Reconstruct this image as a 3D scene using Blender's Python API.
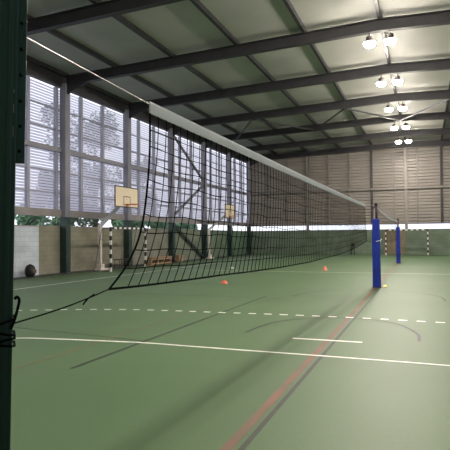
import bpy, bmesh, math, random
from mathutils import Vector, Matrix
for o in list(bpy.data.objects): bpy.data.objects.remove(o)
sc = bpy.context.scene
C = sc.collection
random.seed(7)

# ------------------------------------------------------------------ camera, sky, exposure
FPX, YAW, PIT, ROLL = 521.16, 0.3676, 0.0236, 0.0079
cd = bpy.data.cameras.new('camera'); cam = bpy.data.objects.new('camera', cd); C.objects.link(cam)
cd.sensor_fit = 'HORIZONTAL'; cd.sensor_width = 36.0; cd.lens = 36.0*FPX/450.0
cd.clip_start = 0.05; cd.clip_end = 500
cy, sy, cp, sp, cr, sr = math.cos(YAW), math.sin(YAW), math.cos(PIT), math.sin(PIT), math.cos(ROLL), math.sin(ROLL)
fw = Vector((-sy*cp, cy*cp, sp)); rt0 = Vector((cy, sy, 0)); up0 = rt0.cross(fw)
# horizon rises towards the right: image right axis = rt0*cr - up0*sr
rt = rt0*cr - up0*sr; up = up0*cr + rt0*sr
m = Matrix((rt, up, -fw)).transposed().to_4x4(); m.translation = (0, 0, 1.5)
cam.matrix_world = m
sc.camera = cam
sc.view_settings.view_transform = 'Standard'; sc.view_settings.look = 'None'
sc.view_settings.gamma = 1.0; sc.view_settings.use_curve_mapping = False
sc.view_settings.exposure = 0.5
SKY_STRENGTH = 1.25
LAMP_STRENGTH = 380.0
w = bpy.data.worlds.new('overcast'); sc.world = w; w.use_nodes = True
nt = w.node_tree; nt.nodes.clear()
tc = nt.nodes.new('ShaderNodeTexCoord'); sx = nt.nodes.new('ShaderNodeSeparateXYZ')
cl = nt.nodes.new('ShaderNodeTexNoise'); cl.inputs['Scale'].default_value = 2.2; cl.inputs['Detail'].default_value = 4
rp = nt.nodes.new('ShaderNodeValToRGB')
rp.color_ramp.elements[0].position = 0.3; rp.color_ramp.elements[0].color = (0.76, 0.80, 0.92, 1)
rp.color_ramp.elements[1].position = 0.7; rp.color_ramp.elements[1].color = (0.88, 0.91, 1.0, 1)
bg = nt.nodes.new('ShaderNodeBackground'); bg.inputs['Strength'].default_value = SKY_STRENGTH
ow = nt.nodes.new('ShaderNodeOutputWorld')
nt.links.new(tc.outputs['Generated'], cl.inputs['Vector']); nt.links.new(cl.outputs['Fac'], rp.inputs['Fac'])
nt.links.new(rp.outputs['Color'], bg.inputs['Color']); nt.links.new(bg.outputs[0], ow.inputs['Surface'])

# ------------------------------------------------------------------ materials
def mat(name, col, rough=0.6, metal=0.0, noise=0.0, nscale=3.0, col2=None, spec=0.5, bump=0.0, stretch=(1,1,1)):
    mt = bpy.data.materials.new(name); mt.use_nodes = True
    n = mt.node_tree; b = n.nodes['Principled BSDF']
    b.inputs['Roughness'].default_value = rough; b.inputs['Metallic'].default_value = metal
    b.inputs['Specular IOR Level'].default_value = spec
    t = n.nodes.new('ShaderNodeTexCoord'); mp = n.nodes.new('ShaderNodeMapping'); mp.inputs['Scale'].default_value = stretch
    nz = n.nodes.new('ShaderNodeTexNoise'); nz.inputs['Scale'].default_value = nscale; nz.inputs['Detail'].default_value = 5
    r = n.nodes.new('ShaderNodeValToRGB')
    c2 = col2 or tuple(c*(1-noise) for c in col)
    r.color_ramp.elements[0].position = 0.35; r.color_ramp.elements[0].color = (*c2, 1)
    r.color_ramp.elements[1].position = 0.62; r.color_ramp.elements[1].color = (*col, 1)
    n.links.new(t.outputs['Object'], mp.inputs['Vector']); n.links.new(mp.outputs[0], nz.inputs['Vector'])
    n.links.new(nz.outputs['Fac'], r.inputs['Fac']); n.links.new(r.outputs['Color'], b.inputs['Base Color'])
    if bump:
        bp = n.nodes.new('ShaderNodeBump'); bp.inputs['Strength'].default_value = bump; bp.inputs['Distance'].default_value = 0.01
        n.links.new(nz.outputs['Fac'], bp.inputs['Height']); n.links.new(bp.outputs[0], b.inputs['Normal'])
    return mt

M = {}
M['paint_white'] = mat('court_white', (0.85, 0.85, 0.76), 0.5, noise=0.15, nscale=6)
M['paint_dark'] = mat('court_dark', (0.018, 0.024, 0.018), 0.6, nscale=5, col2=(0.028, 0.038, 0.024))
M['paint_red'] = mat('court_red', (0.17, 0.075, 0.042), 0.6, col2=(0.10, 0.075, 0.04), nscale=1.4)
M['paint_brown'] = mat('court_brown', (0.14, 0.10, 0.05), 0.6, col2=(0.10, 0.09, 0.05), nscale=1.4)
M['girt'] = mat('galvanised_grey', (0.25, 0.245, 0.295), 0.5, 0.0, noise=0.15, nscale=2)
M['girt_warm'] = mat('warm_grey_steel', (0.29, 0.265, 0.26), 0.5, 0.0, noise=0.15, nscale=2)
M['mullion'] = mat('mullion_grey', (0.36, 0.36, 0.45), 0.5, 0.0, noise=0.1)
M['dark_steel'] = mat('dark_steel', (0.035, 0.034, 0.038), 0.5, 0.1, noise=0.25, nscale=2)
M['brace_grey'] = mat('brace_grey', (0.15, 0.15, 0.17), 0.5, 0.2, noise=0.1)
M['green_steel'] = mat('green_painted_steel', (0.018, 0.045, 0.04), 0.45, 0.0, noise=0.3, nscale=3)
M['post_green'] = mat('post_green', (0.020, 0.066, 0.072), 0.4, 0.0, col2=(0.010, 0.034, 0.038), nscale=7, stretch=(1,1,.15))
M['chip'] = mat('bare_metal', (0.25, 0.27, 0.2), 0.5, 0.4)
M['bolt'] = mat('dark_bolt', (0.008, 0.01, 0.01), 0.4, 0.5)
M['roof'] = mat('roof_sheet', (0.44, 0.44, 0.40), 0.6, 0.0, noise=0.12, nscale=0.5)
M['end_clad'] = mat('end_cladding', (0.29, 0.262, 0.235), 0.38, 0.0, noise=0.12, nscale=0.6, stretch=(1,1,3))
M['end_stud'] = mat('end_stud', (0.24, 0.22, 0.20), 0.5, 0.2, noise=0.1)
M['tape'] = mat('white_tape', (0.96, 0.93, 0.97), 0.7, noise=0.06, nscale=2)
tn = M['tape'].node_tree; tb = tn.nodes['Principled BSDF']; to = tn.nodes['Material Output']
tt = tn.nodes.new('ShaderNodeBsdfTranslucent'); tt.inputs['Color'].default_value = (0.9, 0.93, 0.93, 1); tm = tn.nodes.new('ShaderNodeMixShader'); tm.inputs['Fac'].default_value = 0.5
tn.links.new(tb.outputs[0], tm.inputs[1]); tn.links.new(tt.outputs[0], tm.inputs[2]); tn.links.new(tm.outputs[0], to.inputs['Surface'])
M['cord'] = mat('black_cord', (0.004, 0.0045, 0.005), 0.95, spec=0.08)
M['blue'] = mat('blue_vinyl', (0.012, 0.035, 0.36), 0.42, noise=0.25, nscale=3)
M['post_red'] = mat('brown_post', (0.09, 0.04, 0.04), 0.4, 0.3, noise=0.2)
M['pole_light'] = mat('pale_tube', (0.45, 0.42, 0.42), 0.4, 0.3)
M['goal_white'] = mat('goal_white', (0.75, 0.73, 0.70), 0.45)
M['goal_black'] = mat('goal_black', (0.012, 0.012, 0.012), 0.45)
M['goal_net'] = mat('goal_net', (0.10, 0.11, 0.10), 0.8)
M['board'] = mat('backboard_cream', (0.80, 0.68, 0.50), 0.5, noise=0.06, nscale=1)
M['board_edge'] = mat('backboard_edge', (0.05, 0.025, 0.025), 0.5)
M['hoop'] = mat('hoop_orange', (0.60, 0.10, 0.04), 0.45)
M['hoop_pole'] = mat('hoop_pole', (0.75, 0.68, 0.64), 0.45, noise=0.15)
M['hoop_arm'] = mat('hoop_arm', (0.6, 0.6, 0.62), 0.5, 0.0)
M['wood'] = mat('pale_wood', (0.36, 0.25, 0.15), 0.6, noise=0.3, nscale=4, stretch=(4,1,4))
M['wood_dark'] = mat('brown_door', (0.22, 0.18, 0.11), 0.6, noise=0.25, nscale=2, stretch=(3,1,.5))
M['bag'] = mat('dark_nylon', (0.012, 0.011, 0.014), 0.6, noise=0.4, nscale=9)
M['bag_patch'] = mat('brown_patch', (0.09, 0.06, 0.055), 0.6)
M['cone'] = mat('orange_plastic', (0.62, 0.13, 0.075), 0.45)
M['cone_yellow'] = mat('yellow_plastic', (0.80, 0.72, 0.25), 0.45)
M['cone_white'] = mat('white_plastic', (0.8, 0.8, 0.72), 0.45)
M['leaf'] = mat('leaf', (0.22, 0.38, 0.23), 0.6, noise=0.5, nscale=1.2)
M['leaf2'] = mat('leaf_grey', (0.13, 0.19, 0.12), 0.6, noise=0.4, nscale=1.2)
M['bark'] = mat('bark', (0.07, 0.055, 0.045), 0.8, noise=0.4)
M['ground'] = mat('gravel_ground', (0.48, 0.47, 0.43), 0.9, noise=0.3, nscale=0.8)
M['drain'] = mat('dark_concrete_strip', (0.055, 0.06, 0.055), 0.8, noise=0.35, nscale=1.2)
M['housing'] = mat('lamp_housing', (0.10, 0.09, 0.09), 0.5, 0.5)

# green sports floor
fm = bpy.data.materials.new('green_court_floor'); fm.use_nodes = True
n = fm.node_tree; b = n.nodes['Principled BSDF']; b.inputs['Roughness'].default_value = 0.55; b.inputs['Specular IOR Level'].default_value = 0.35
t = n.nodes.new('ShaderNodeTexCoord')
n1 = n.nodes.new('ShaderNodeTexNoise'); n1.inputs['Scale'].default_value = 0.35; n1.inputs['Detail'].default_value = 6
n2 = n.nodes.new('ShaderNodeTexNoise'); n2.inputs['Scale'].default_value = 30; n2.inputs['Detail'].default_value = 3
r1 = n.nodes.new('ShaderNodeValToRGB')
r1.color_ramp.elements[0].position = 0.35; r1.color_ramp.elements[0].color = (0.075, 0.138, 0.057, 1)
r1.color_ramp.elements[1].position = 0.65; r1.color_ramp.elements[1].color = (0.090, 0.157, 0.069, 1)
mx = n.nodes.new('ShaderNodeMix'); mx.data_type = 'RGBA'; mx.blend_type = 'MULTIPLY'; mx.inputs['Factor'].default_value = 0.25
n.links.new(t.outputs['Object'], n1.inputs['Vector']); n.links.new(t.outputs['Object'], n2.inputs['Vector'])
n.links.new(n1.outputs['Fac'], r1.inputs['Fac']); n.links.new(r1.outputs['Color'], mx.inputs['A']); n.links.new(n2.outputs['Fac'], mx.inputs['B'])
n.links.new(mx.outputs['Result'], b.inputs['Base Color'])
M['floor'] = fm

# block parapet: one paint colour per stretch of wall (by position along the wall), block joints, stains
def wall_mat(name, stops, axis, span, joint=0.82):
    mt = bpy.data.materials.new(name); mt.use_nodes = True
    n = mt.node_tree; b = n.nodes['Principled BSDF']; b.inputs['Roughness'].default_value = 0.75; b.inputs['Specular IOR Level'].default_value = 0.2
    t = n.nodes.new('ShaderNodeTexCoord'); s = n.nodes.new('ShaderNodeSeparateXYZ'); n.links.new(t.outputs['Object'], s.inputs[0])
    mr = n.nodes.new('ShaderNodeMapRange'); mr.inputs['From Min'].default_value = span[0]; mr.inputs['From Max'].default_value = span[1]
    n.links.new(s.outputs[axis], mr.inputs['Value'])
    r = n.nodes.new('ShaderNodeValToRGB'); r.color_ramp.interpolation = 'CONSTANT'
    els = r.color_ramp.elements
    els[0].position = 0; els[0].color = (*stops[0][1], 1)
    els[1].position = (stops[1][0]-span[0])/(span[1]-span[0]); els[1].color = (*stops[1][1], 1)
    for p, c in stops[2:]:
        e = els.new((p-span[0])/(span[1]-span[0])); e.color = (*c, 1)
    n.links.new(mr.outputs[0], r.inputs['Fac'])
    cb = n.nodes.new('ShaderNodeCombineXYZ'); n.links.new(s.outputs[axis], cb.inputs['X']); n.links.new(s.outputs['Z'], cb.inputs['Y'])
    bk = n.nodes.new('ShaderNodeTexBrick'); bk.inputs['Scale'].default_value = 1; bk.inputs['Brick Width'].default_value = 0.5; bk.inputs['Row Height'].default_value = 0.2
    bk.inputs['Mortar Size'].default_value = 0.012
    bk.inputs['Color1'].default_value = (1, 1, 1, 1); bk.inputs['Color2'].default_value = (0.93, 0.93, 0.93, 1); bk.inputs['Mortar'].default_value = (joint, joint, joint, 1)
    n.links.new(cb.outputs[0], bk.inputs['Vector'])
    m1 = n.nodes.new('ShaderNodeMix'); m1.data_type = 'RGBA'; m1.blend_type = 'MULTIPLY'; m1.inputs['Factor'].default_value = 1
    n.links.new(r.outputs['Color'], m1.inputs['A']); n.links.new(bk.outputs['Color'], m1.inputs['B'])
    nz = n.nodes.new('ShaderNodeTexNoise'); nz.inputs['Scale'].default_value = 1.0; nz.inputs['Detail'].default_value = 6
    mp = n.nodes.new('ShaderNodeMapping'); mp.inputs['Scale'].default_value = (1.0, 1.2, 1); n.links.new(cb.outputs[0], mp.inputs[0]); n.links.new(mp.outputs[0], nz.inputs['Vector'])
    r2 = n.nodes.new('ShaderNodeValToRGB'); r2.color_ramp.elements[0].position = 0.3; r2.color_ramp.elements[0].color = (0.68, 0.68, 0.66, 1)
    r2.color_ramp.elements[1].position = 0.65; r2.color_ramp.elements[1].color = (1, 1, 1, 1)
    n.links.new(nz.outputs['Fac'], r2.inputs['Fac'])
    m2 = n.nodes.new('ShaderNodeMix'); m2.data_type = 'RGBA'; m2.blend_type = 'MULTIPLY'; m2.inputs['Factor'].default_value = 1
    n.links.new(m1.outputs['Result'], m2.inputs['A']); n.links.new(r2.outputs['Color'], m2.inputs['B'])
    n.links.new(m2.outputs['Result'], b.inputs['Base Color'])
    return mt
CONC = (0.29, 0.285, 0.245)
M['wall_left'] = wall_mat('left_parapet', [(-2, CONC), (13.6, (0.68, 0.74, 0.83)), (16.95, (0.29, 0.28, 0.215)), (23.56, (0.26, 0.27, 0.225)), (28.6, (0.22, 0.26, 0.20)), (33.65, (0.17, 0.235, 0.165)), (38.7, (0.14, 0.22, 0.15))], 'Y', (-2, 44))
M['wall_end'] = wall_mat('end_parapet', [(-15, (0.17, 0.225, 0.165)), (-1.4, (0.18, 0.235, 0.17))], 'X', (-15, 12))

# translucent louvre slats
lm = bpy.data.materials.new('translucent_louvre'); lm.use_nodes = True
n = lm.node_tree; n.nodes.clear()
o_ = n.nodes.new('ShaderNodeOutputMaterial'); d = n.nodes.new('ShaderNodeBsdfDiffuse'); d.inputs['Color'].default_value = (0.50, 0.50, 0.54, 1)
tr = n.nodes.new('ShaderNodeBsdfTranslucent'); tr.inputs['Color'].default_value = (0.84, 0.83, 0.90, 1)
nz = n.nodes.new('ShaderNodeTexNoise'); nz.inputs['Scale'].default_value = 1.0; nz.inputs['Detail'].default_value = 4
tcn = n.nodes.new('ShaderNodeTexCoord'); mr = n.nodes.new('ShaderNodeMapRange'); mr.inputs['To Min'].default_value = 0.7; mr.inputs['To Max'].default_value = 0.9
ms = n.nodes.new('ShaderNodeMixShader')
n.links.new(tcn.outputs['Object'], nz.inputs['Vector']); n.links.new(nz.outputs['Fac'], mr.inputs['Value']); n.links.new(mr.outputs[0], ms.inputs['Fac'])
n.links.new(d.outputs[0], ms.inputs[1]); n.links.new(tr.outputs[0], ms.inputs[2]); n.links.new(ms.outputs[0], o_.inputs['Surface'])
M['louvre'] = lm

em = bpy.data.materials.new('lamp_glow'); em.use_nodes = True
n = em.node_tree; n.nodes.clear()
o_ = n.nodes.new('ShaderNodeOutputMaterial'); e = n.nodes.new('ShaderNodeEmission'); e.inputs['Color'].default_value = (1.0, 0.90, 0.80, 1); e.inputs['Strength'].default_value = LAMP_STRENGTH
n.links.new(e.outputs[0], o_.inputs['Surface'])
M['glow'] = em

# ------------------------------------------------------------------ mesh helpers
class MB:
    def __init__(s): s.v = []; s.f = []; s.mi = []
    def add(s, vs, fs, mi=0):
        k = len(s.v); s.v += [tuple(p) for p in vs]; s.f += [tuple(i+k for i in f) for f in fs]; s.mi += [mi]*len(fs)
    def box(s, a, b, mi=0):
        x0, y0, z0 = a; x1, y1, z1 = b
        s.add([(x0,y0,z0),(x1,y0,z0),(x1,y1,z0),(x0,y1,z0),(x0,y0,z1),(x1,y0,z1),(x1,y1,z1),(x0,y1,z1)],
              [(0,3,2,1),(4,5,6,7),(0,1,5,4),(1,2,6,5),(2,3,7,6),(3,0,4,7)], mi)
    def bar(s, p, q, wd, ht, mi=0):         # rectangular bar between two points
        p, q = Vector(p), Vector(q); d = (q-p).normalized()
        u = Vector((0,0,1)) if abs(d.z) < 0.95 else Vector((0,1,0))
        sd = d.cross(u).normalized(); u = sd.cross(d).normalized()
        vs = []
        for c in (p, q):
            for a, b_ in ((-1,-1),(1,-1),(1,1),(-1,1)): vs.append(c + sd*a*wd/2 + u*b_*ht/2)
        s.add(vs, [(0,1,2,3),(7,6,5,4),(0,4,5,1),(1,5,6,2),(2,6,7,3),(3,7,4,0)], mi)
    def tube(s, pts, r, n=6, mi=0, close=False, cap=True):
        pts = [Vector(p) for p in pts]; N = len(pts); k = len(s.v)
        if not hasattr(r, '__len__'): r = [r]*N
        prev = None
        for i, p in enumerate(pts):
            if close: d = pts[(i+1) % N]-pts[i-1]
            else: d = pts[min(i+1, N-1)]-pts[max(i-1, 0)]
            d = d.normalized() if d.length > 1e-9 else Vector((0,0,1))
            if prev is None:
                u = Vector((0,0,1)) if abs(d.z) < 0.9 else Vector((1,0,0)); a = d.cross(u).normalized()
            else:
                a = (prev - d*prev.dot(d)).normalized()
            prev = a; b_ = d.cross(a)
            for j in range(n):
                t_ = 2*math.pi*j/n; s.v.append(tuple(p + (a*math.cos(t_)+b_*math.sin(t_))*r[i]))
        for i in range(N if close else N-1):
            for j in range(n):
                a0 = k+i*n+j; a1 = k+i*n+(j+1) % n; i2 = (i+1) % N
                s.f.append((a0, a1, k+i2*n+(j+1) % n, k+i2*n+j)); s.mi.append(mi)
        if cap and not close:
            s.f.append(tuple(k+j for j in reversed(range(n)))); s.f.append(tuple(k+(N-1)*n+j for j in range(n))); s.mi += [mi, mi]
    def lathe(s, prof, c=(0,0,0), n=20, mi=0, sx=1, sy=1):     # prof: (r, z)
        k = len(s.v)
        for r, z in prof:
            for j in range(n):
                t_ = 2*math.pi*j/n; s.v.append((c[0]+r*math.cos(t_)*sx, c[1]+r*math.sin(t_)*sy, c[2]+z))
        for i in range(len(prof)-1):
            for j in range(n):
                s.f.append((k+i*n+j, k+i*n+(j+1) % n, k+(i+1)*n+(j+1) % n, k+(i+1)*n+j)); s.mi.append(mi)
        s.f.append(tuple(k+j for j in reversed(range(n)))); s.f.append(tuple(k+(len(prof)-1)*n+j for j in range(n))); s.mi += [mi, mi]
    def build(s, name, mats, parent=None, smooth=False, bevel=0):
        me = bpy.data.meshes.new(name); me.from_pydata(s.v, [], s.f)
        if not isinstance(mats, (list, tuple)): mats = [mats]
        for m_ in mats: me.materials.append(m_)
        for i, p in enumerate(me.polygons): p.material_index = s.mi[i]; p.use_smooth = smooth
        me.update()
        o = bpy.data.objects.new(name, me); C.objects.link(o)
        if parent: o.parent = parent
        if bevel:
            bv = o.modifiers.new('bevel', 'BEVEL'); bv.width = bevel; bv.segments = 2; bv.limit_method = 'ANGLE'
        return o
def localize(root, *objs):
    "meshes were written in world coordinates: keep them there while the root stands at its base"
    for o in objs: o.matrix_parent_inverse = Matrix.Translation(-Vector(root.location))
def thing(name, label, cat, loc=(0,0,0), group=None, rz=0):
    o = bpy.data.objects.new(name, None); C.objects.link(o); o.empty_display_size = 0.2
    o.location = loc; o.rotation_euler = (0, 0, rz)
    o['label'] = label; o['category'] = cat
    if group: o['group'] = group
    return o
def tag(o, label, cat, group=None):
    o['label'] = label; o['category'] = cat
    if group: o['group'] = group
    return o
def struct(o): o['kind'] = 'structure'; return o
def part(mb, name, m_, root, **k):
    o = mb.build(name, m_, root, **k); localize(root, o); return o
ORD = ['in the far left corner', 'first', 'second', 'third', 'fourth', 'fifth', 'sixth', 'seventh', 'eighth', 'ninth']

# ------------------------------------------------------------------ hall dimensions
XL, XR, YE, YB, MOD = -14.676, 11.94, 43.75, -1.69, 5.049
XC = -1.37
def roofz(x): return 8.97 - 0.0315*abs(x-XC)        # underside of the sheets / top of rafters
FR = [YE-MOD*k for k in range(10)]
PUR = [-14.55, -12.0, -9.35, -6.6, -4.0, XC, 1.26, 3.86, 6.6, 9.26, 11.8]

# floor and its markings
g = MB(); g.box((XL, YB, -0.12), (XR, YE, 0.0)); floor = struct(g.build('floor', M['floor']))
g = MB(); g.box((-90, -60, -0.5), (80, 140, -0.13)); struct(g.build('ground', M['ground']))
def stripe(pts, wd, m_, z=0.004, lab=None, nm='court_marking'):
    g = MB(); pts = [Vector((p[0], p[1], 0)) for p in pts]; N = len(pts); vs = []
    for i, p in enumerate(pts):
        d = (pts[min(i+1, N-1)]-pts[max(i-1, 0)]).normalized(); s_ = Vector((-d.y, d.x, 0))*wd/2
        vs += [p+s_+Vector((0,0,z)), p-s_+Vector((0,0,z))]
    g.add(vs, [(2*i, 2*i+1, 2*i+3, 2*i+2) for i in range(N-1)])
    o = g.build(nm, m_, floor)
    if lab: o['label'] = lab
    o['kind'] = 'structure'
    return o
def spline(pts, n=8):
    out = []; P = [Vector(p) for p in pts]; P = [2*P[0]-P[1]] + P + [2*P[-1]-P[-2]]
    for i in range(1, len(P)-2):
        for k in range(n):
            t_ = k/n; a, b_, c_, d_ = P[i-1:i+3]
            out.append(0.5*((2*b_)+(c_-a)*t_+(2*a-5*b_+4*c_-d_)*t_*t_+(3*b_-a-3*c_+d_)*t_**3))
    out.append(P[-2]); return out
stripe([(-11.4, YB+.3), (-11.4, 41)], 0.07, M['paint_white'], lab='white side line of the court')
stripe([(8.6, YB+.3), (8.6, 41)], 0.07, M['paint_white'], lab='white side line of the court')
stripe([(-11.4, 21.9), (8.6, 21.9)], 0.06, M['paint_white'], lab='white halfway line')
stripe(spline([(-8.2, 4.2), (-7.2, 5.35), (-5.85, 6.21), (-5.11, 6.39), (-4.63, 6.46), (-3.77, 6.56), (-2.9, 6.56), (0.1, 6.56), (1.6, 6.4), (3.2, 5.6), (4.4, 4.2)]), 0.055, M['paint_white'], lab='solid white goal area line')
stripe([(-1.86, 7.57), (-0.86, 7.59)], 0.07, M['paint_white'], lab='short white penalty mark')
# dashed free-throw line
dp = spline([(-9.6, 7.6), (-7.92, 8.69), (-5.92, 9.47), (-3.74, 9.70), (-2.4, 9.80), (-1.2, 9.83), (-0.2, 9.78), (1.4, 9.6), (3.4, 9.0), (5.0, 8.2)], 150)
acc = 0; cur = []; seglen = []
gd = MB()
for a, b_ in zip(dp[:-1], dp[1:]):
    L_ = (b_-a).length
    if (acc % 0.31) < 0.155: cur.append(a)
    else:
        if len(cur) > 2:
            for p, q in zip(cur[:-1], cur[1:]):
                p3, q3 = Vector((p[0], p[1], 0.004)), Vector((q[0], q[1], 0.004)); s_ = Vector((-(q3-p3).y, (q3-p3).x, 0)).normalized()*0.045
                gd.add([p3+s_, p3-s_, q3-s_, q3+s_], [(0,1,2,3)])
        cur = []
    acc += L_
dl = gd.build('court_marking', M['paint_white'], floor); dl['label'] = 'dashed white free throw line'; dl['kind'] = 'structure'
stripe([(XC+.03, 2), (XC+.02, 11.6)], 0.085, M['paint_red'], z=0.003, lab='red brown centre line')
stripe([(XC-.0, 11.6), (-1.5, 31), (-1.5, 41)], 0.085, M['paint_red'], z=0.003, lab='red brown centre line')
stripe([(-1.30+.06, 1), (-1.30+.06, 15.3)], 0.045, M['paint_dark'], z=0.002, lab='dark line beside the red one')
stripe([(-4.45, 4), (-4.41, 12.3)], 0.035, M['paint_brown'], z=0.003, lab='brown court line')
stripe([(-3.84, 5), (-3.80, 12.75)], 0.05, M['paint_dark'], z=0.003, lab='dark lane line')
stripe([(1.05, 5), (1.05, 12.75)], 0.05, M['paint_dark'], z=0.003, lab='dark lane line')
stripe([(-3.80, 12.75), (1.05, 12.75)], 0.04, M['paint_brown'], z=0.003, lab='dark free throw line')
stripe([(-8, 12.3), (-3.1, 12.3)], 0.035, M['paint_dark'], z=0.003, lab='thin dark line')
stripe(spline([(-8.5, 7.6), (-6.61, 7.02), (-5.51, 6.9), (-4.48, 6.76), (-3.84, 6.68)]), 0.03, M['paint_dark'], z=0.002, lab='thin dark line')
stripe([(-11, 14.1), (-3.9, 16.6)], 0.035, M['paint_dark'], z=0.002, lab='thin dark line')
stripe(spline([(-2.67, 7.8), (-2.6, 8.45), (-2.42, 9.06), (-1.84, 9.6), (-1.37, 9.72), (-0.87, 9.66), (-0.43, 9.28), (-0.15, 8.51), (-0.11, 7.9)]), 0.05, M['paint_dark'], z=0.005, lab='dark arc')
stripe(spline([(-3.16, 12.85), (-2.93, 13.91), (-2.3, 14.7), (-1.37, 15.0), (-0.6, 14.85), (-0.17, 14.55), (0.3, 13.81), (0.40, 12.9)]), 0.045, M['paint_dark'], z=0.005, lab='faint dark arc')
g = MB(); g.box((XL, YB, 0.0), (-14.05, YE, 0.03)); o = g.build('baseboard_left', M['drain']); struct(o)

# parapets
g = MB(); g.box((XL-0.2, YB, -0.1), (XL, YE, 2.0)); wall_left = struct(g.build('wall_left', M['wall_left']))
g = MB(); g.box((XL-0.2, YE, -0.1), (XR+.2, YE+0.2, 2.0)); wall_end = struct(g.build('wall_back', M['wall_end']))
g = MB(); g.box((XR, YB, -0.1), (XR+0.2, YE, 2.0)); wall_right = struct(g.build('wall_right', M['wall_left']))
g = MB(); g.box((XL-0.2, YB-0.2, -0.1), (XR+0.2, YB, 8.9)); wall_front = struct(g.build('wall_front', M['wall_end']))
# coping
g = MB(); g.box((XL-0.23, YB, 2.0), (XL+0.02, YE, 2.04)); o = g.build('coping', M['girt_warm'], wall_left)
g = MB(); g.box((XL, YE-0.02, 2.0), (XR, YE+0.23, 2.04)); o = g.build('coping', M['end_stud'], wall_end)

# left and right side glazing: louvre slats, mullions, rails
def side_glazing(x, sgn, wname, idx):
    xo = x - sgn*0.16
    n_ = idx
    for k in range(9):
        y1, y0 = FR[k], FR[k+1]
        s_ = MB(); z = 2.78; 
        while z < 8.02:
            a = -math.radians(25); h = 0.057
            dx, dz = math.sin(a)*h, math.cos(a)*h
            vs = []
            for yy in (y0+0.003, y1-0.003):
                vs += [(xo-sgn*dx, yy, z-dz), (xo-sgn*dx-sgn*.004, yy, z-dz), (xo+sgn*dx-sgn*.004, yy, z+dz), (xo+sgn*dx, yy, z+dz)]
            s_.add(vs, [(0,1,2,3),(7,6,5,4),(0,4,5,1),(1,5,6,2),(2,6,7,3),(3,7,4,0)])
            z += 0.12
        o = struct(s_.build('window_%d' % n_, M['louvre'])); n_ += 1
        yy = [21.6+1.72*j for j in range(-14, 14)]
        for q in yy:
            if y0+.25 < q < y1-.25:
                g = MB(); g.box((min(x-sgn*.12, x+sgn*.02), q-0.075, 2.75), (max(x-sgn*.12, x+sgn*.02), q+0.075, 8.0)); g.build('mullion', M['mullion'], o)
        for z in (3.45, 4.37, 6.17, 7.08):
            g = MB(); g.box((min(x-sgn*.12, x-sgn*.03), y0+.05, z-.03), (max(x-sgn*.12, x-sgn*.03), y1-.05, z+.03)); g.build('rail', M['mullion'], o)
    xa, xb = sorted((x-sgn*.1, x+sgn*.10))
    g = MB(); g.box((xa, YB, 2.44), (xb, YE, 2.74)); struct(g.build('trim_%d' % idx, M['girt_warm']))
    g = MB(); g.box((xa, YB, 5.20), (xb, YE, 5.40)); struct(g.build('trim_%d' % (idx+1), M['girt']))
    g = MB(); g.box((xa-.05, YB, 8.05), (xb, YE, 8.71)); struct(g.build('trim_%d' % (idx+2), M['dark_steel']))
side_glazing(XL, 1, 'left', 1)
side_glazing(XR, -1, 'right', 11)

# end wall cladding (ribbed opaque sheet), studs, girts
g = MB(); z = 2.46
vs = []; prof = []
while z < 8.95:
    prof += [(0.0, z), (0.0, z+0.13), (0.07, z+0.17), (0.07, z+0.19)]; z += 0.25
k0 = 0
for dy, zz in prof: vs += [(XL, YE+0.08+dy, zz), (XR, YE+0.08+dy, zz)]
g.add(vs, [(2*i, 2*i+1, 2*i+3, 2*i+2) for i in range(len(prof)-1)])
g.add([(XL, YE+0.14, 8.5), (XR, YE+0.14, 8.5), (XR, YE+0.14, roofz(XR)+.15), (XC, YE+0.14, roofz(XC)+.15), (XL, YE+0.14, roofz(XL)+.15)], [(0,1,2,3,4)])
cl_ = g.build('cladding', M['end_clad'], wall_end)
g = MB(); x = XL+.1
for j in range(-8, 8):
    x = -0.55+1.75*j
    if not XL+.3 < x < XR-.3: continue
    g = MB(); st = j % 3 == 1
    g.box((x-(.09 if st else .06), YE-0.06, 2.46), (x+(.09 if st else .06), YE+0.07, roofz(x)-.35)); g.build('stud', M['dark_steel'] if st else M['end_stud'], wall_end)
for x in (-9.32, XC-.05, 6.6):
    g = MB(); g.box((x-.11, YE-0.12, 2.0), (x+.11, YE+0.07, roofz(x)-.35)); o = g.build('wind_column', M['end_stud'], wall_end)
g = MB(); g.box((XL, YE-0.1, 2.43), (XR, YE+0.1, 2.52)); o = struct(g.build('trim_21', M['brace_grey']))
g = MB(); g.box((XL, YE-0.14, 5.22), (XR, YE+0.02, 5.38)); o = struct(g.build('trim_22', M['end_stud']))
# brown door panel on the end wall
g = MB(); g.box((-3.15, YE-0.05, 0.02), (-1.5, YE-0.005, 1.98)); g.box((-2.36, YE-.06, .02), (-2.32, YE-.05, 1.98)); struct(g.build('door_1', M['wood_dark']))

# roof sheets and purlins
g = MB()
for xa, xb in ((XL-.3, XC), (XC, XR+.3)):
    za, zb = roofz(xa)+.16, roofz(xb)+.16
    g.add([(xa, YB-.3, za), (xb, YB-.3, zb), (xb, YE+.4, zb), (xa, YE+.4, za), (xa, YB-.3, za+.1), (xb, YB-.3, zb+.1), (xb, YE+.4, zb+.1), (xa, YE+.4, za+.1)],
          [(0,3,2,1),(4,5,6,7),(0,1,5,4),(1,2,6,5),(2,3,7,6),(3,0,4,7)])
ceiling = struct(g.build('ceiling', M['roof']))
for x in PUR:
    g = MB(); z = roofz(x); g.box((x-.06, YB, z-.02), (x+.06, YE, z+.16)); g.build('purlin', M['dark_steel'], ceiling)

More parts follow.
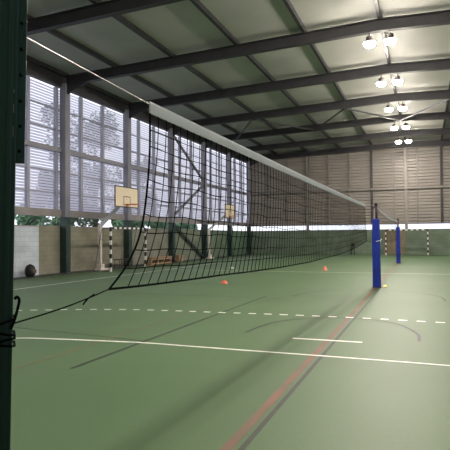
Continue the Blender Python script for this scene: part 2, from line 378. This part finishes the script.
# frames: columns and rafters
for k, y in enumerate(FR[:9]):
    y = y - (0.2 if k == 0 else 0)
    for side, x, s_ in (('left', XL, 1), ('right', XR, -1)):
        if k == 0: lab = 'steel column %s of the hall' % ('in the far left corner' if side == 'left' else 'in the far right corner')
        else: lab = 'steel wall column, %s from the end wall along the %s side' % (ORD[k], side)
        r = thing('steel_column', lab, 'column', (x+s_*.17, y, 0), 'wall columns of the hall')
        g = MB(); xa, xb = sorted((x-s_*.02, x+s_*.34))
        xw0, xw1 = x+s_*.02, x+s_*.30
        wa, wb = sorted((xw0, xw1))
        fa, fb = sorted((x, x+s_*.30)); g.box((fa, y-.16, 2.42), (fb, y+.16, roofz(x)-.35))
        part(g, 'upper_shaft', M['girt'], r)
        g = MB()
        fa, fb = sorted((x+s_*.005, x+s_*.33)); g.box((fa, y-.15, 0.03), (fb, y+.15, 2.42))
        part(g, 'lower_shaft', M['green_steel'], r)
        g = MB(); fa, fb = sorted((x+s_*.0, x+s_*.42)); g.box((fa, y-.22, 0.0), (fb, y+.22, 0.05)); part(g, 'base_plate', M['green_steel'], r)
for k, y in enumerate(FR[:9]):
    y = y-(0.2 if k == 0 else 0)
    lab = 'dark steel roof beam %s' % ('against the end wall' if k == 0 else ORD[k]+' from the end wall')
    r = thing('roof_beam', lab, 'beam', (XC, y, 8.5), 'roof beams')
    for xa, xb, nm in ((XL+.25, XC, 'rafter'), (XC, XR-.25, 'rafter')):
        g = MB()
        za, zb = roofz(xa)-.02, roofz(xb)-.02; dp_ = 0.41
        for (o0, o1, w_) in ((0, .03, .11), (.03, dp_-.03, .012), (dp_-.03, dp_, .11)):
            g.add([(xa, y-w_, za-o1), (xb, y-w_, zb-o1), (xb, y+w_, zb-o1), (xa, y+w_, za-o1), (xa, y-w_, za-o0), (xb, y-w_, zb-o0), (xb, y+w_, zb-o0), (xa, y+w_, za-o0)],
                  [(0,3,2,1),(4,5,6,7),(0,1,5,4),(1,2,6,5),(2,3,7,6),(3,0,4,7)])
        part(g, nm, M['dark_steel'], r)
    for x, s_ in ((XL+.30, 1), (XR-.30, -1)):                 # haunches
        g = MB(); zt = roofz(x)-.43
        g.add([(x, y-.05, zt), (x+s_*1.1, y-.05, zt+.03), (x, y-.05, zt-.38), (x, y+.05, zt), (x+s_*1.1, y+.05, zt+.03), (x, y+.05, zt-.38)],
              [(0,1,2),(5,4,3),(0,3,4,1),(1,4,5,2),(2,5,3,0)])
        part(g, 'haunch', M['dark_steel'], r)
# roof bracing in the bay between the second and third beams
y1, y2 = FR[3], FR[2]
zz = [(-12.0, y2), (-9.35, y1), (-6.6, y2), (-4.0, y1), (XC, y2), (1.26, y1), (3.86, y2), (6.6, y1), (9.26, y2)]
nodes = ['nearest the left wall', 'second from the left wall', 'third from the left wall', 'fourth from the left wall', 'just left of the roof lamps', 'just right of the roof lamps', 'third from the right wall', 'second from the right wall']
for i in range(len(zz)-1):
    (xa, ya), (xb, yb) = zz[i], zz[i+1]
    g = MB(); g.tube([(xa, ya+(-.14 if ya == y2 else .14), roofz(xa)-.40), (xb, yb+(-.14 if yb == y2 else .14), roofz(xb)-.40)], 0.05, 8)
    tag(g.build('roof_brace', M['brace_grey'] if i in (4, 5) else M['dark_steel']), 'diagonal steel tube brace between two roof beams, %s' % nodes[i], 'brace', 'roof braces')  # paler grey on two braces by the lamps: lamp light put into the colour
# wall bracing
for (a, b_, m_, lab) in (((y1+.2, 7.9), (y2-.2, 5.5), M['brace_grey'], 'grey diagonal brace rising to the eave behind the net'),
                         ((y2-.2, 5.15), (y1+.2, 2.85), M['brace_grey'], 'grey diagonal brace below the middle rail behind the net'),
                         ((y1+.2, 2.35), (y2-.2, 0.15), M['green_steel'], 'dark green diagonal brace in front of the low block wall')):
    g = MB(); g.bar((XL+.17, a[0], a[1]), (XL+.17, b_[0], b_[1]), 0.08, 0.16)
    tag(g.build('wall_brace', m_), lab, 'brace')

# ceiling lamps (high bay lamps in pairs under each beam)
def lamp(x, y, lab):
    zt = roofz(x)-.43
    r = thing('high_bay_lamp', lab, 'lamp', (x, y, zt-.45), 'high bay lamps under the roof beams')
    g = MB(); g.tube([(0,0,.45), (0,0,.30)], .02, 8); g.build('hanger', M['housing'], r)
    g = MB(); g.lathe([(.06,.32), (.12,.30), (.11,.18), (.18,.12), (.20,.10)], n=20); g.build('housing', M['housing'], r)
    g = MB(); g.lathe([(.20,.10), (.195,.05), (.16,0), (.11,-.03), (.04,-.045)], n=20); g.build('lamp_lens', M['glow'], r, smooth=True)
for k in range(1, 9):
    for s_, nm in ((-.34, 'left'), (.34, 'right')):
        lamp(XC-.0+s_, FR[k], '%s lamp of the lit pair under the %s roof beam from the end wall' % (nm, ORD[k]))

# ------------------------------------------------------------------ volleyball net in front
N0 = Vector((-1.80, 3.22, 2.45)); N1 = Vector((-1.60, 15.23, 2.40))
U = Vector((N1.x-N0.x, N1.y-N0.y, 0)); NL = U.length; U.normalize()
BOT = [(-.5,1.19),(-.25,1.18),(.14,1.17),(.64,1.16),(1.28,1.15),(2.11,1.13),(3.27,1.11),(4.91,1.10),(5.75,1.11),(7.77,1.13),(9.93,1.21),(12.36,1.36)]
def interp(tab, x):
    if x <= tab[0][0]: return tab[0][1]
    for (a, b_), (c_, d_) in zip(tab[:-1], tab[1:]):
        if x <= c_: return b_+(d_-b_)*(x-a)/(c_-a)
    return tab[-1][1]
SID = Vector((-U.y, U.x, 0))
def NP(s_, z, off=0): return Vector((N0.x, N0.y, 0)) + U*s_ + SID*off + Vector((0, 0, z))
def toptape(s_): return 2.46 - .05*s_/12 - 0.012*math.sin(math.pi*s_/12)
TH = 0.082
net = thing('volleyball_net', 'black mesh volleyball net with white top tape, stretched across the near foreground', 'net', (N0.x, N0.y, 0))
def solid_tape(s0, s1, th, topf, P, n_=60):
    g = MB(); vs = []
    for i in range(n_+1):
        s_ = s0+(s1-s0)*i/n_; z = topf(s_)
        vs += [P(s_, z, .006), P(s_, z-th, .006), P(s_, z-th, -.006), P(s_, z, -.006)]
    fs = []
    for i in range(n_):
        for j in range(4): fs.append((4*i+j, 4*i+(j+1) % 4, 4*i+4+(j+1) % 4, 4*i+4+j))
    fs += [(3,2,1,0), (4*n_, 4*n_+1, 4*n_+2, 4*n_+3)]
    g.add(vs, fs); return g
part(solid_tape(0, NL, TH, toptape, NP), 'top_tape', M['tape'], net)
NC, NR = 100, 10
def node(i, v):
    s0 = NL*i/NC; f = i/NC; off = -.5 + .86*f if i in (0, NC) else (-.42+.74*f)
    if i not in (0, NC) : off = (-.42+.74*f)
    p = 4 if i in (0,) else 2.6
    s_ = s0 + off*(v**p)
    zt = toptape(s0)-TH; zb = interp(BOT, s0+off)
    z = zt+(zb-zt)*v
    wob = 0.012*math.sin(i*1.7+v*9)*math.sin(math.pi*v)
    return NP(s_+wob*.5, z + 0.01*math.sin(i*.9+v*5)*math.sin(math.pi*v), 0.01*math.sin(i*.21+v*3)*math.sin(math.pi*v))
g = MB()
for i in range(1, NC):
    g.tube([node(i, v/NR) for v in range(NR+1)], 0.0036, 4, cap=False)
for j in range(1, NR):
    g.tube([node(i, j/NR) for i in range(NC+1)], 0.0036, 4, cap=False)
part(g, 'netting', M['cord'], net)
g = MB(); g.tube([node(0, v/24) for v in range(25)], .0070, 6); part(g, 'side_cord', M['cord'], net)
g = MB(); g.tube([node(NC, v/24) for v in range(25)], .0070, 6); part(g, 'side_cord', M['cord'], net)
g = MB(); g.tube([node(i, 1) for i in range(NC+1)], .008, 6); part(g, 'bottom_cord', M['cord'], net)
# top cable and lower guy rope to the posts
PY = 1.838; PX = -1.809; RC = 0.715; RS = 0.699
def PR(x, y, z): return Vector((PX+x*RC-y*RS, PY+x*RS+y*RC, z))
g = MB(); g.tube([NP(0, 2.44), PR(.05, -.02, 2.46)], .004, 6); part(g, 'top_cable', M['pole_light'], net); g = MB(); g.tube([NP(NL, 2.38), Vector((-1.37, 15.75, 2.40))], .004, 6); part(g, 'top_cable', M['pole_light'], net)
cor = node(0, 1); e1 = PR(.066, -.03, 1.12)
g = MB(); g.tube([cor+(e1-cor)*t_ + Vector((0,0,-.012*math.sin(math.pi*t_))) for t_ in [i/12 for i in range(13)]], .0038, 6)
kp = cor+(e1-cor)*.20
part(g, 'guy_rope', M['cord'], net); g = MB(); g.tube([kp, kp+Vector((-.01,-.05,-.02)), kp+Vector((-.02,-.08,-.05))], .005, 5)
part(g, 'knot_end', M['cord'], net); g = MB(); ec = node(NC, 1); g.tube([ec, Vector((-1.36, 15.70, 1.33))], .004, 5); part(g, 'guy_rope', M['cord'], net); g = MB()
# turns of rope around the green post, with a loop hanging from the knot
for zz_, tl in ((1.12, .03), (1.085, -.02), (1.045, .015), (1.03, -.01)):
    ring = []
    for a in range(28):
        t_ = 2*math.pi*a/28; c_, s_ = math.cos(t_), math.sin(t_); q = max(abs(c_), abs(s_))
        ring.append(PR(c_/q*.067, s_/q*.064, zz_+tl*c_))
    g.tube(ring, .0055, 6, close=True)
lp = [PR(.050,-.066,1.10), PR(.066,-.066,1.14), PR(.080,-.05,1.19), PR(.086,-.05,1.225), PR(.076,-.05,1.24), PR(.066,-.05,1.23)]
g.tube(spline(lp, 5), .0065, 6)
part(g, 'rope_winding', M['cord'], net)

# near post (leans slightly)
gp = thing('green_net_post', 'dark green steel post at the left edge, rope wound round it', 'post', (PX, PY, 0))
TLT = 0.016
def PT(x, y, z): return tuple(PR(x+TLT*(z-1.2), y, z))
def tbox(g, a, b_, mi=0):
    x0,y0,z0 = a; x1,y1,z1 = b_
    g.add([PT(x0,y0,z0),PT(x1,y0,z0),PT(x1,y1,z0),PT(x0,y1,z0),PT(x0,y0,z1),PT(x1,y0,z1),PT(x1,y1,z1),PT(x0,y1,z1)],
          [(0,3,2,1),(4,5,6,7),(0,1,5,4),(1,2,6,5),(2,3,7,6),(3,0,4,7)], mi)
g = MB(); tbox(g, (-.06,-.055,0), (.06,.055,2.75)); tbox(g, (.018,-.062,.1), (.04,-.054,2.7)); tbox(g, (-.02,-.062,.1), (-.012,-.054,2.7)); part(g, 'shaft', M['post_green'], gp, bevel=.006)
g = MB(); tbox(g, (.055,-.03,1.845), (.098,-.018,2.70)); br = part(g, 'bracket_plate', M['post_green'], gp, bevel=.002)
for z in (1.90, 2.015, 2.13, 2.25, 2.37, 2.49):
    g = MB(); c_ = Vector(PT(.076, -.031, z)); g.tube([c_+Vector((0,.004,0)), c_+Vector((0,-.004,0))], .008, 12); part(g, 'bolt', M['bolt'], gp)
g = MB(); c_ = PT(.048, -.0555, 2.06)
for z, h in ((1.96,.05), (2.07,.04), (2.16,.015)): tbox(g, (.045,-.0565,z), (.049 if h < .05 else .048,-.0545,z+h)); part(g, 'paint_chip', M['chip'], gp); g = MB()
g = MB(); g.box((PX-.16,PY-.16,0), (PX+.14,PY+.16,.02)); part(g, 'base_plate', M['post_green'], gp)

# padded blue posts
def padded_post(x, y, lab, rich):
    r = thing('padded_net_post', lab, 'post', (x, y, 0), 'blue padded net posts')
    g = MB(); pr = [(.112,.0), (.118,.02), (.116,.6), (.112,.62), (.116,.65), (.112,1.3), (.109,1.32), (.112,1.35), (.103,1.98), (.092,2.0), (.05, 2.0)]
    g.lathe(pr, n=8); g.build('pad', M['blue'], r, bevel=.008)
    g = MB(); g.box((-.12,-.012,.05), (-.108,.012,1.95)); g.build('pad_seam', M['blue'], r)
    g = MB(); g.tube([(0.012,0,1.95), (0.012,0,2.42)], .034, 12); g.build('pole', M['post_red'], r, smooth=True)
    g = MB(); g.tube([(-.035,-.03,1.97), (-.035,-.03,2.33)], .013, 8); g.build('slider_tube', M['pole_light'], r)
    g = MB(); g.lathe([(.045,2.37), (.05,2.39), (.05,2.44), (.03,2.46)], n=12); g.tube([(-.06,0,2.33), (.05,0,2.33)], .016, 8); g.tube([(-.075,-.02,2.30), (-.045,-.02,2.36)], .018, 8); g.build('pulley_head', M['bolt'], r)
    if rich:
        g = MB(); g.tube(spline([(-.0,-.12,1.34), (.06,-.11,1.36), (.115,-.05,1.37), (.14,-.06,1.40), (.16,-.06,1.41)], 4), .009, 6); g.tube([(.115,-.06,1.37), (.13,-.08,1.34)], .008, 6); g.build('tie_ribbon', M['tape'], r)
    g = MB(); g.lathe([(.15,0), (.15,.015), (.12,.02)], n=20); g.build('base_collar', M['post_red'], r)
padded_post(-1.355, 15.82, 'large blue padded net post, the nearer of the two on the centre line', True)
padded_post(-1.43, 30.3, 'smaller blue padded net post, farther back on the centre line', False)

# second net, behind the near padded post
n2 = thing('volleyball_net', 'farther volleyball net with sagging white tape between the two blue padded posts', 'net', (-1.4, 16.6, 0))
A2, B2 = Vector((-1.39, 16.7, 0)), Vector((-1.42, 29.6, 0)); U2 = (B2-A2).normalized(); L2 = (B2-A2).length; S2 = Vector((-U2.y, U2.x, 0))
def NP2(s_, z, off=0): return A2+U2*s_+S2*off+Vector((0,0,z))
def top2(s_): return 2.42-.08*s_/L2-.10*math.sin(math.pi*s_/L2)
part(solid_tape(0, L2, .07, top2, NP2, 40), 'top_tape', M['tape'], n2)
g = MB()
for i in range(0, 108):
    s_ = L2*i/107; g.tube([NP2(s_, top2(s_)-.07), NP2(s_, top2(s_)-.07-1.0)], .0012, 3, cap=False)
for j in range(1, 11):
    g.tube([NP2(L2*i/20, top2(L2*i/20)-.07-j*.1) for i in range(21)], .0012, 3, cap=False)
part(g, 'netting', M['cord'], n2)
g = MB(); g.tube([Vector((-1.36,15.9,2.40)), NP2(0, 2.40)], .004, 5); part(g, 'top_cable', M['cord'], n2); g = MB(); g.tube([NP2(L2, 2.33), Vector((-1.42,30.25,2.38))], .004, 5); part(g, 'top_cable', M['cord'], n2)

# ------------------------------------------------------------------ handball goals
def goal(loc, rz, lab, depth=.9):
    r = thing('handball_goal', lab, 'goal', loc, 'handball goals', rz)
    # local: opening along x from -1.5..1.5, mouth faces -y, net goes to +y
    def post(x, z0, z1, horizontal=False):
        g = MB(); n_ = 10 if not horizontal else 15
        for i in range(n_):
            mi = 1 - i % 2
            if horizontal: a, b_ = -1.5+3.0*i/n_, -1.5+3.0*(i+1)/n_; g.box((a,-.04,1.92), (b_,.04,2.0), 1-mi if i % 2 == 0 else 0)
            else: a, b_ = 2.0*i/n_, 2.0*(i+1)/n_; g.box((x-.04,-.04,a), (x+.04,.04,b_), 0 if i % 2 == 0 else 1)
        return g
    for x in (-1.54, 1.54): post(x, 0, 2).build('goal_post', [M['goal_white'], M['goal_black']], r)
    g = MB()
    for i in range(15):
        a, b_ = -1.5+.2*i, -1.5+.2*(i+1); g.box((a,-.04,1.92), (b_,.04,2.0), 1 if i % 2 == 0 else 0)
    g.build('crossbar', [M['goal_white'], M['goal_black']], r)
    g = MB()
    for x in (-1.5, 1.5):
        g.tube([(x,.04,1.95), (x,depth*.55,1.9), (x,depth,.03), (x,.04,.03)], .015, 6)
    g.tube([(-1.5,depth,.03), (1.5,depth,.03)], .015, 6); g.build('back_frame', M['goal_net'], r)
    g = MB(); P = lambda u, v: (u, (.04+(depth*.55-.04)*v/.3, 1.95-.05*v/.3) if v < .3 else (depth*.55+(depth*.45)*(v-.3)/.7, 1.9-1.87*(v-.3)/.7))
    for i in range(16):
        x = -1.5+3.0*i/15; g.tube([(x, *P(x, v/10)[1]) for v in range(11)], .0025, 3, cap=False)
    for v in range(1, 16): g.tube([(-1.5, *P(0, v/15)[1]), (1.5, *P(0, v/15)[1])], .0025, 3, cap=False)
    g.build('goal_netting', M['goal_net'], r)
    return r
goal((-13.10, 21.38, 0), math.pi/2, 'black and white striped handball goal against the left wall, under the nearer backboard')
goal((XC-.03, 42.75, 0), 0, 'black and white striped handball goal at the far end wall', .8)

# ------------------------------------------------------------------ basketball hoops
def hoop(y, yp, x, lab, zlo, zhi, wd):
    r = thing('basketball_hoop', lab, 'basketball hoop', (-14.2, yp, 0), 'basketball hoops on the left side')
    zc = (zlo+zhi)/2
    g = MB(); g.box((x-.03, y-wd/2, zlo), (x, y+wd/2, zhi)); bd = part(g, 'backboard', M['board'], r)
    g = MB(); f = .035
    for a, b_ in (((y-wd/2-.01, zlo-.01), (y-wd/2+f, zhi+.01)), ((y+wd/2-f, zlo-.01), (y+wd/2+.01, zhi+.01)), ((y-wd/2, zlo-.01), (y+wd/2, zlo+f)), ((y-wd/2, zhi-f), (y+wd/2, zhi+.01))):
        g.box((x-.035, a[0], a[1]), (x+.004, b_[0], b_[1]))
    o = g.build('border', M['board_edge'], bd); o['label'] = 'dark border'
    g = MB(); q0, q1, z0, z1, f = y-.29, y+.29, zlo+.10, zlo+.50, .035
    for a, b_ in (((q0,z0),(q0+f,z1)), ((q1-f,z0),(q1,z1)), ((q0,z0),(q1,z0+f)), ((q0,z1-f),(q1,z1))):
        g.box((x-.001, a[0], a[1]), (x+.004, b_[0], b_[1]))
    g.build('target_square', M['board_edge'], bd)
    rz_ = zlo+.13
    g = MB(); g.tube([(x+.39+.225*math.cos(t_*math.pi/12), y+.225*math.sin(t_*math.pi/12), rz_) for t_ in range(24)], .016, 8, close=True)
    g.box((x, y-.08, rz_-.08), (x+.03, y+.08, rz_+.03)); g.bar((x+.02, y-.05, rz_-.02), (x+.19, y-.09, rz_), .03, .02); g.bar((x+.02, y+.05, rz_-.02), (x+.19, y+.09, rz_), .03, .02)
    part(g, 'rim', M['hoop'], r, smooth=False)
    g = MB(); g.box((-14.22, yp-.065, 0.3), (-14.08, yp+.065, 2.12)); part(g, 'pole', M['hoop_pole'], r, bevel=.01)
    g = MB(); g.box((-14.25, yp-.35, 0.03), (-13.9, yp+.35, .10)); g.box((-14.22, yp-.14, .1), (-14.0, yp+.14, .3)); part(g, 'base', M['hoop_pole'], r)
    g = MB(); g.bar((-14.15, yp, 2.05), (x-.03, y, zc-.05), .10, .15)
    part(g, 'arm', M['hoop_arm'], r)
    g = MB(); g.box((x-.09, y-.25, zc-.32), (x-.03, y+.25, zc-.26)); g.box((x-.09, y-.25, zc+.2), (x-.03, y+.25, zc+.26)); g.box((x-.09, y-.03, zc-.3), (x-.04, y+.03, zc+.25)); part(g, 'board_bracket', M['hoop_arm'], r)
hoop(20.72, 20.55, -12.8, 'basketball hoop with cream backboard nearer the camera, above the striped goal', 2.91, 3.84, 1.95)
hoop(33.95, 33.6, -12.7, 'basketball hoop with cream backboard farther away, seen through the net', 2.84, 3.77, 1.75)

# ------------------------------------------------------------------ small things on the floor
# wooden crate bench behind the goal
cb_ = thing('wooden_gym_bench', 'pale wooden slatted gym bench box by the left wall, right of the striped goal', 'bench', (-13.9, 25.8, 0))
g = MB()
g.box((-14.05, 24.55, .40), (-13.65, 26.95, .45)); part(g, 'bench_top', M['wood'], cb_, bevel=.006)
for y in (24.62, 25.35, 26.1, 26.9):
    g = MB(); g.box((-14.03, y-.06, .03 if y > 99 else 0), (-13.69, y+.04, .40)); part(g, 'leg', M['wood'], cb_)
g = MB(); g.box((-13.69, 24.6, .06), (-13.66, 26.9, .14)); g.box((-13.69, 24.6, .30), (-13.66, 26.9, .38)); part(g, 'side_rail', M['wood'], cb_)
def bag(loc, s_, lab, nm='sports_bag'):
    r = thing(nm, lab, 'bag', loc)
    g = MB(); prof = [(.12,.0), (.17,.03), (.20,.12), (.21,.24), (.20,.36), (.15,.45), (.08,.49)]
    g.lathe([(a*s_, b_*s_) for a, b_ in prof], n=20); g.v = [(x*(1+.05*math.sin(5*z/s_*3+y*9)), y*(1+.05*math.sin(x*11)), z) for x, y, z in g.v]
    g.build('bag_body', M['bag'], r, smooth=True)
    g = MB(); g.box((.15*s_, -.12*s_, .16*s_), (.255*s_, .10*s_, .30*s_)); g.build('bag_pocket', M['bag_patch'], r, bevel=.02*s_)
    g = MB(); g.tube(spline([(.02,-.12*s_,.42*s_), (.03,-.08*s_,.50*s_), (.02,.04*s_,.49*s_), (0,.12*s_,.42*s_)], 5), .022*s_, 6); g.build('bag_handle', M['bag'], r)
    return r
bag((-14.3, 16.12, .03), .95, 'round black sports bag on the floor against the white painted wall')
bag((-14.25, 28.2, .03), .72, 'small black bag against the left wall, right of the wooden bench')
b2 = thing('wooden_box', 'small low wooden box beside the small black bag by the left wall', 'box', (-14.3, 29.2, .03))
g = MB(); g.box((-.14,-.3,0), (.14,.3,.03)); g.box((-.14,-.3,.03), (-.12,.3,.36)); g.box((.12,-.3,.03), (.14,.3,.36)); g.box((-.12,-.3,.03), (.12,-.28,.36)); g.box((-.12,.28,.03), (.12,.3,.36)); g.build('box_body', M['wood'], b2)
g = MB(); g.box((-.16,-.32,.36), (.16,.32,.39)); g.build('lid', M['wood'], b2)
# low dark metal frame (stacked bench stand) behind the goal
r = thing('metal_bench_stand', 'low dark metal bench inside the striped goal by the left wall', 'bench', (-14.1, 22.5, .03))
g = MB(); g.box((-.15,-.7,.40), (.15,.7,.43)); g.build('seat', M['dark_steel'], r)
for y in (-.6, 0, .6):
    g = MB(); g.tube([(-.14,y,0), (-.12,y,.4), (.12,y,.4), (.14,y,0)], .014, 6); g.build('leg', M['dark_steel'], r)
# dark stool at the end wall
r = thing('bar_stool', 'dark stool standing alone at the far end wall', 'stool', (-5.55, 43.3, 0))
g = MB(); g.lathe([(.12,.70), (.17,.72), (.17,.78), (.13,.82), (.09,.92), (.03,.94)], n=16); g.build('seat', M['bag'], r)
for a in range(4):
    t_ = math.pi/4+a*math.pi/2; g = MB(); g.tube([(.19*math.cos(t_), .15*math.sin(t_), 0), (.13*math.cos(t_), .12*math.sin(t_), .71)], .025, 6); g.build('leg', M['dark_steel'], r)
# training markers
def cone(loc, rad, h, m_, lab):
    g = MB(); g.lathe([(rad, 0), (rad, .012), (rad*.82, .02), (rad*.30, h), (rad*.18, h), (rad*.15, h-.01)], n=24)
    o = g.build('marker_cone', m_, smooth=True); o.location = loc; tag(o, lab, 'cone', 'training cones on the court'); return o
cone((-6.13, 15.82, 0), .13, .11, M['cone'], 'larger orange disc cone on the court below the net, left of the two orange ones')
cone((-4.2, 23.2, 0), .12, .19, M['cone'], 'pointed orange cone farther away below the net tape, right of the two orange ones')
cone((-8.75, 23.6, 0), .12, .07, M['cone_white'], 'small pale disc cone far behind the net')
cone((-1.14, 16.1, 0), .09, .06, M['cone_yellow'], 'small yellow disc cone at the foot of the nearer blue post')

# ------------------------------------------------------------------ trees outside the left wall
def tree(x, y, h, rad, lab, m_, n_leaf=2600, low=.15, trunk=True, cat='tree', lean=0):
    r = thing('tree' if cat == 'tree' else 'shrub', lab, cat, (x, y, -.13), 'greenery beyond the left wall')
    rnd = random.Random(int(x*100+y*10))
    cl = []
    nb = 16
    for i in range(nb):
        a = rnd.uniform(0, 6.28); f = rnd.uniform(low, .92); rr = rad*rnd.uniform(.15, .7)*(1-.55*max(0, f-.5)*2*.8)
        cl.append((rr*math.cos(a)+lean*f, rr*math.sin(a), h*f, rad*rnd.uniform(.32, .52)))
    g = MB()
    for i in range(n_leaf):
        c_ = cl[rnd.randrange(nb)]; d_ = Vector((rnd.gauss(0,1), rnd.gauss(0,1), rnd.gauss(0,1))).normalized()*c_[3]*rnd.uniform(.55, 1)
        p = Vector(c_[:3])+d_
        if p.z < 0.1: p.z = .1+rnd.random()*.2
        a = Vector((rnd.gauss(0,1), rnd.gauss(0,1), rnd.gauss(0,1))).normalized(); b_ = a.orthogonal().normalized(); s_ = rnd.uniform(.10, .2)
        g.add([p-a*s_, p+b_*s_*.6, p+a*s_, p-b_*s_*.6], [(0,1,2,3)])
    g.build('foliage', m_, r)
    if trunk:
        g = MB(); g.tube([(0,0,0), (lean*.2,.05,h*.25), (lean*.5,-.05,h*.5), (lean*.8,0,h*.8)], [h*.018+.04, h*.015+.03, h*.01+.02, .02], 8)
        for c_ in cl[:9]: g.tube([(lean*.3,0,h*.3), (c_[0]*.5+lean*.2, c_[1]*.5, (c_[2]+h*.3)/2), c_[:3]], [.07,.04,.015], 5)
        g.build('trunk', M['bark'], r)
tree(-24, 30.9, 13.2, 2.6, 'tall tree beyond the left wall, nearest column side, seen through the louvres', M['leaf2'], 2400, .25)
tree(-25, 35.6, 13.0, 2.7, 'tallest leafy tree outside, seen through the louvres above the near backboard', M['leaf2'], 2400, .2)
tree(-24, 41.5, 9.6, 2.2, 'mid height tree outside, seen through the louvres behind the net corner', M['leaf2'], 1800, .2)
tree(-24.5, 28.2, 6.5, 1.0, 'slim leaning tree with bare trunk outside, in the gap over the block wall', M['leaf2'], 400, .65, lean=1.0)
for i, (y, h, rd) in enumerate(((23.2, 4.2, 1.3), (25.6, 3.6, 1.0), (32.0, 3.7, 1.25), (34.6, 3.5, 1.25), (37.2, 3.7, 1.25), (39.7, 3.5, 1.2), (42.2, 3.8, 1.2), (44.6, 3.4, 1.1))):
    nm = ['first', 'second', 'third', 'fourth', 'fifth', 'sixth', 'seventh', 'eighth'][i]
    tree(-20.5-.3*(i % 2), y, h, rd, 'green shrub outside the left wall, %s of the row from the left' % nm, M['leaf'], 1500, .1, trunk=True, cat='shrub')
